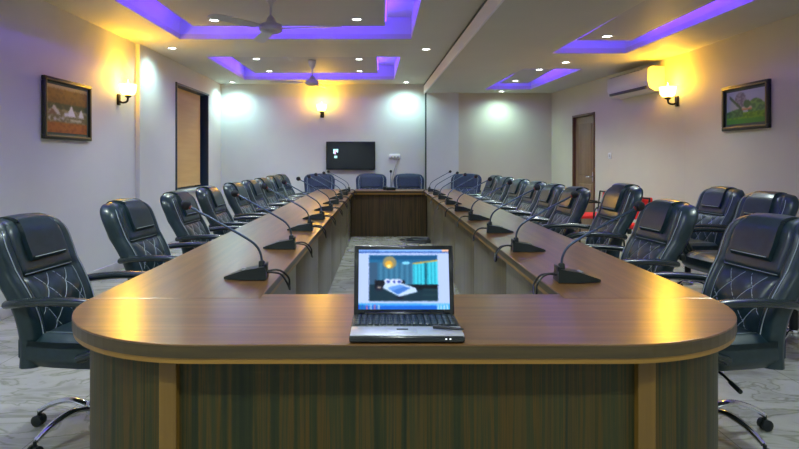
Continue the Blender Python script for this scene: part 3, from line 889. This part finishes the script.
def scr(u, v):
    # taskbar
    if v < .075:
        c = (20, 90, 190)
        if v > .062: c = (70, 150, 240)
        if u < .06: c = (30, 120, 140) if int(u * 60) % 2 else (20, 70, 200)
        elif .08 < u < .25 and int(u * 70) % 3 == 0: c = (170, 190, 200) if int(u * 70) % 2 else (190, 90, 120)
        elif u > .86: c = (60, 160, 225) if int(u * 90) % 3 else (200, 210, 235)
        return c
    if v < .10: return (60, 150, 225) if u < .7 else (90, 170, 235)
    if v > .965:
        if u < .22 and int(u * 90) % 2: return (90, 120, 190)
        return (120, 165, 235) if u < .93 else (230, 180, 150)
    if v > .945: return (25, 60, 130) if int(u * 120) % 2 else (30, 75, 150)
    if u < .115 or u > .875 or v > .905 or v < .135: return (165, 185, 235)
    U = (u - .115) / .76; V = (v - .135) / .77
    c = (30, 70, 110)
    # ceiling
    if V > .84 - .04 * U * 0:
        c = (20, 75, 120)
        if V < .90: c = (30, 95, 140)
    else:
        c = (45, 95, 130) if int(U * 26) % 2 else (60, 115, 150)
        if U < .12: c = (50, 80, 110)
    if V > .70 and ((U - .30) / .10) ** 2 + ((V - .84) / .14) ** 2 < 1: c = (130, 125, 95)
    if ((U - .29) / .055) ** 2 + ((V - .80) / .08) ** 2 < 1: c = (210, 160, 60)
    if ((U - .29) / .025) ** 2 + ((V - .76) / .04) ** 2 < 1: c = (255, 235, 140)
    if ((U - .54) / .06) ** 2 + ((V - .83) / .03) ** 2 < 1: c = (120, 200, 240)
    if U > .64:
        top = .80 + (U - .64) * .2
        if V > top and V < top + .03: c = (190, 150, 60)
        elif V < top and V > .36: c = (60, 190, 215) if int(U * 60) % 3 else (30, 140, 170)
        if abs(U - .83) < .012 and V < top: c = (10, 70, 90)
    if V < .36:
        c = (18, 45, 60)
        if U > .62 and V > .24: c = (10, 18, 30)
    if V < .30 and U > .78 and int(V * 26) % 3 == 0: c = (28, 55, 65)
    # headboard
    if .08 < U < .52 and .26 < V < .45: c = (14, 18, 34)
    if .10 < U < .19 and .22 < V < .33: c = (30, 30, 50)
    if .12 < U < .17 and .28 < V < .31: c = (160, 150, 140)
    # bed
    def inq(P):
        s = None
        for i in range(len(P)):
            a = P[i]; b = P[(i + 1) % len(P)]
            cr = (b[0] - a[0]) * (V - a[1]) - (b[1] - a[1]) * (U - a[0])
            if s is None: s = cr > 0
            elif (cr > 0) != s: return False
        return True
    if inq([(.20, .22), (.44, .04), (.70, .14), (.70, .22), (.44, .12), (.20, .30)]): c = (12, 20, 42)
    if inq([(.20, .28), (.44, .10), (.70, .20), (.68, .28), (.45, .40), (.24, .42)]): c = (175, 200, 235)
    if inq([(.33, .22), (.42, .14), (.60, .28), (.52, .32)]): c = (60, 110, 190)
    if inq([(.27, .29), (.33, .22), (.52, .32), (.46, .36)]): c = (90, 140, 215)
    for cx in (.27, .36, .43):
        if ((U - cx) / .05) ** 2 + ((V - .43) / .05) ** 2 < 1: c = (200, 210, 240)
        if ((U - cx - .01) / .025) ** 2 + ((V - .42) / .03) ** 2 < 1: c = (50, 70, 160)
    return c
painted('display', LW - .036, LH - .034, scr, 150, 100, lid, emit=1.0, rough=.2, M=ML @ Matrix.Translation((0, -.0016, .020)))
mb = MB(); mb.box((0, -.0014, LH - .007), (.006, .001, .004), M=ML); mb.build('webcam', M_GREYC, lid)
pen = MB(); pen.tube([(-.045, .012, .0), (-.02, .004, 0), (.035, -.012, 0), (.042, -.0145, 0)], [.0055, .0055, .0035, .001], 10)
o = pen.build('pen', M_CABLE, None, (.072 + .125, 1.842 - .075, .76 + .0325)); tag(o, 'short dark tapered pen lying on the right of the laptop palm rest', 'pen')

# ------------------------------------------------------------------ wall items
tv = thing('television', 'black flat television on the far wall with a small glowing sign on screen', 'television', (-.60, YF, 1.085))
mb = MB(); mb.box((0, -.045, .27), (.94, .05, .54), .006); mb.box((0, -.012, .27), (.4, .024, .3)); mb.build('frame', M_TVF, tv)
mb = MB(); mb.box((0, -.0715, .272), (.905, .003, .505)); mb.build('screen', M_TVB, tv)
mb = MB()
mb.box((-.285, -.0740, .385), (.095, .002, .022)); mb.box((-.322, -.0740, .345), (.022, .002, .08)); mb.box((-.250, -.0740, .355), (.022, .002, .06)); mb.box((-.285, -.0740, .245), (.06, .002, .045))
mb.build('screen_sign', M_LOGO, tv)
mb = MB(); mb.box((-.296, -.0742, .335), (.028, .002, .075)); mb.box((-.272, -.0742, .355), (.02, .002, .03)); mb.build('screen_sign', M_LOGO2, tv)
sp = thing('wall_socket', 'white double socket plate on the far wall right of the television', 'socket', (.245, YF, 1.34))
mb = MB(); mb.box((0, -.012, 0), (.21, .024, .085), .005); mb.build('plate', M_WHITE, sp)
for x in (-.06, .0, .06):
    mb = MB(); mb.box((x, -.027, -.012), (.035, .008, .03), .002); mb.build('switch', M_GREYC, sp)
mb = MB(); mb.tube(smoothpath([(.29, YF - .03, 1.31), (.27, YF - .04, 1.18), (.22, YF - .04, 1.02), (.19, YF - .03, .82), (.18, YF - .03, .5), (.18, YF - .02, .02)], 5), .008, 7)
tag(mb.build('power_cable', M_GREYC), 'thin grey cable hanging down the far wall from the socket plate', 'cable')
pp, aa = on_right(9.05)
s2 = thing('light_switch', 'small white switch plate on the right wall between the door and air conditioner', 'switch', (pp.x, pp.y, 1.34), aa)
mb = MB(); mb.box((-.006, 0, 0), (.012, .09, .09), .004); mb.build('plate', M_WHITE, s2)
mb = MB(); mb.box((-.013, 0, 0), (.006, .03, .04), .002); mb.build('switch', M_GREYC, s2)

# air conditioner on the angled right wall
ap, aa = on_right(8.12)
ac = thing('air_conditioner', 'white split air conditioner high on the right wall beside the wall lamp', 'air conditioner', (ap.x, ap.y, 2.15), aa)
Lac = 1.12
mb = MB()
prof = [(0, .02), (0, .31), (-.17, .31), (-.215, .285), (-.225, .12), (-.20, .04), (-.13, 0), (-.02, 0)]
vs = [(x, -Lac / 2, z) for x, z in prof] + [(x, Lac / 2, z) for x, z in prof]
n = len(prof); fs = [[i, (i + 1) % n, n + (i + 1) % n, n + i] for i in range(n)] + [list(range(n)), [n + k for k in range(n)][::-1]]
mb.add(vs, fs); mb.build('body', M_ACW, ac)
mb = MB(); mb.box((-.205, 0, .052), (.035, Lac - .12, .035), .004, M=None); mb.build('air_slot', M_ACD, ac)
mb = MB(); mb.box((0, 0, 0), (.055, Lac - .14, .006), .002, M=Matrix.Translation((-.18, 0, .018)) @ Matrix.Rotation(.5, 4, 'Y')); mb.build('louvre', M_ACW, ac)
mb = MB(); mb.box((-.2235, 0, .20), (.006, Lac - .02, .15), .002); mb.build('front_cover', M_ACW, ac)

# framed pictures
def hill(u, v):
    n_ = 1.6 * mnoise.noise(Vector((u * 14, v * 22, 1.7)))
    if v > .93: return (190, 160, 110)
    if v > .62:
        k = (v - .62) / .31; c = (120 + 30 * k, 85 + 20 * k, 30 + 10 * k)
        if n_ > .3: c = tuple(x * .85 for x in c)
        return c
    if v > .50: c = (60, 70, 40) if n_ < .4 else (90, 90, 45)
    elif v > .22: c = (110, 100, 60) if n_ < .2 else (150, 140, 110)
    else: c = (165, 95, 30) if n_ < .3 else (140, 75, 25)
    def tri(cx, w, b, h): return b < v < b + h and abs(u - cx) < w * (1 - (v - b) / h) + .01
    if tri(.16, .15, .38, .20): c = (190, 185, 180)
    if tri(.12, .10, .38, .12): c = (120, 90, 60)
    if tri(.58, .11, .36, .24): c = (225, 220, 230)
    if tri(.84, .07, .36, .18): c = (215, 210, 215)
    if .40 < u < .50 and .36 < v < .44: c = (210, 205, 215)
    if .02 < u < .40 and .26 < v < .33 and n_ > -.1: c = (185, 180, 170)
    if .55 < u < .85 and .26 < v < .31: c = (190, 180, 150)
    return c
def garden(u, v):
    n_ = 1.6 * mnoise.noise(Vector((u * 16, v * 14, 5.2)))
    c = (150, 165, 190)
    if v < .33: c = (95, 150, 25) if n_ < .2 else (70, 120, 20)
    if v < .14: c = (60, 130, 40)
    if v < .34 + .14 * math.sin(u * 2.2 + .2) and v > .20 and u < .45: c = (45, 90, 50) if n_ < .2 else (70, 120, 70)
    if u > .58 and .33 <= v < .60 + .12 * math.sin((u - .6) * 9): c = (60, 110, 70) if n_ < 0 else (90, 150, 80)
    if ((u - .38) / .15) ** 2 + ((v - .72) / .24) ** 2 < 1: c = (95, 100, 120) if n_ < .1 else (130, 135, 150)
    if abs(v - (.85 - (u - .08) * 1.25)) < .05 and .08 < u < .42: c = (50, 85, 60)
    if .42 < u < .68 and .40 < v < .50: c = (190, 180, 170) if v > .44 else (175, 110, 70)
    if ((u - .55) / .09) ** 2 + ((v - .58) / .12) ** 2 < 1: c = (50, 100, 60)
    return c
def picture(loc, rz, w, h, fn, label):
    """wall at local y=0, room towards -y; centre bottom at origin"""
    t = thing('framed_picture', label, 'picture', loc, rz)
    mb = MB(); b = .042
    for (cx, cz, sx, sz) in ((0, b / 2, w, b), (0, h - b / 2, w, b), (-w / 2 + b / 2, h / 2, b, h - 2 * b), (w / 2 - b / 2, h / 2, b, h - 2 * b)):
        mb.box((cx, -.018, cz), (sx, .034, sz), .006)
    mb.build('frame', M_PFRAME, t)
    mb = MB(); g = .012; q = b - .014
    for (cx, cz, sx, sz) in ((0, q, w - 2 * q, g), (0, h - q, w - 2 * q, g), (-w / 2 + q, h / 2, g, h - 2 * q), (w / 2 - q, h / 2, g, h - 2 * q)):
        mb.box((cx, -.036, cz), (sx, .008, sz), .002)
    mb.build('gilt_line', M_GOLD, t)
    mb = MB(); mb.box((0, -.012, h / 2), (w - 2 * b + .01, .006, h - 2 * b + .01)); mb.build('mount', M_MATT, t)
    pw, ph = w - 2 * b - .06, h - 2 * b - .045
    painted('print', pw, ph, fn, 90, 64, t, rough=.6, M=Matrix.Translation((0, -.0165, (h - ph) / 2)))
picture((-3.07, 5.84, 1.475), PI / 2, .88, .575, hill, 'framed landscape of white houses under brown hills on the left wall')
picture((3.60, 5.925, 1.58), -PI / 2, .76, .455, garden, 'framed garden landscape with green lawn and trees on the right wall')

# floor cables inside the table ring
mb = MB(); P = []
for k in range(150):
    a = k * .33; r = .12 + .05 * math.sin(k * .21)
    P.append((.57 + (r + .12) * math.cos(a) * 1.0 + .04 * math.sin(k * .13), 9.35 + r * math.sin(a) + .06 * math.cos(k * .17), .012 + .025 * (.5 + .5 * math.sin(k * .47))))
mb.tube(P, .009, 6)
tag(mb.build('cable_coil', M_CABLE), 'tangled coil of black cable on the floor inside the table ring', 'cable')

# ------------------------------------------------------------------ world, camera, view
wd = bpy.data.worlds.new('world'); scn.world = wd; wd.use_nodes = True
wd.node_tree.nodes['Background'].inputs[0].default_value = (.1, .1, .12, 1)
wd.node_tree.nodes['Background'].inputs[1].default_value = .3
cam = bpy.data.cameras.new('camera'); co = bpy.data.objects.new('camera', cam); COL.objects.link(co)
co.location = (0, 0, EYE); co.rotation_euler = (PI / 2, 0, 0)
cam.sensor_width = 36; cam.lens = 600 / 799 * 36
cam.shift_x = (399.5 - 382) / 799; cam.shift_y = -(224.5 - 159) / 799
cam.clip_start = .05
scn.camera = co
vs = scn.view_settings
vs.view_transform = 'Standard'; vs.look = 'None'; vs.gamma = 1; vs.use_curve_mapping = False
vs.exposure = 0.5
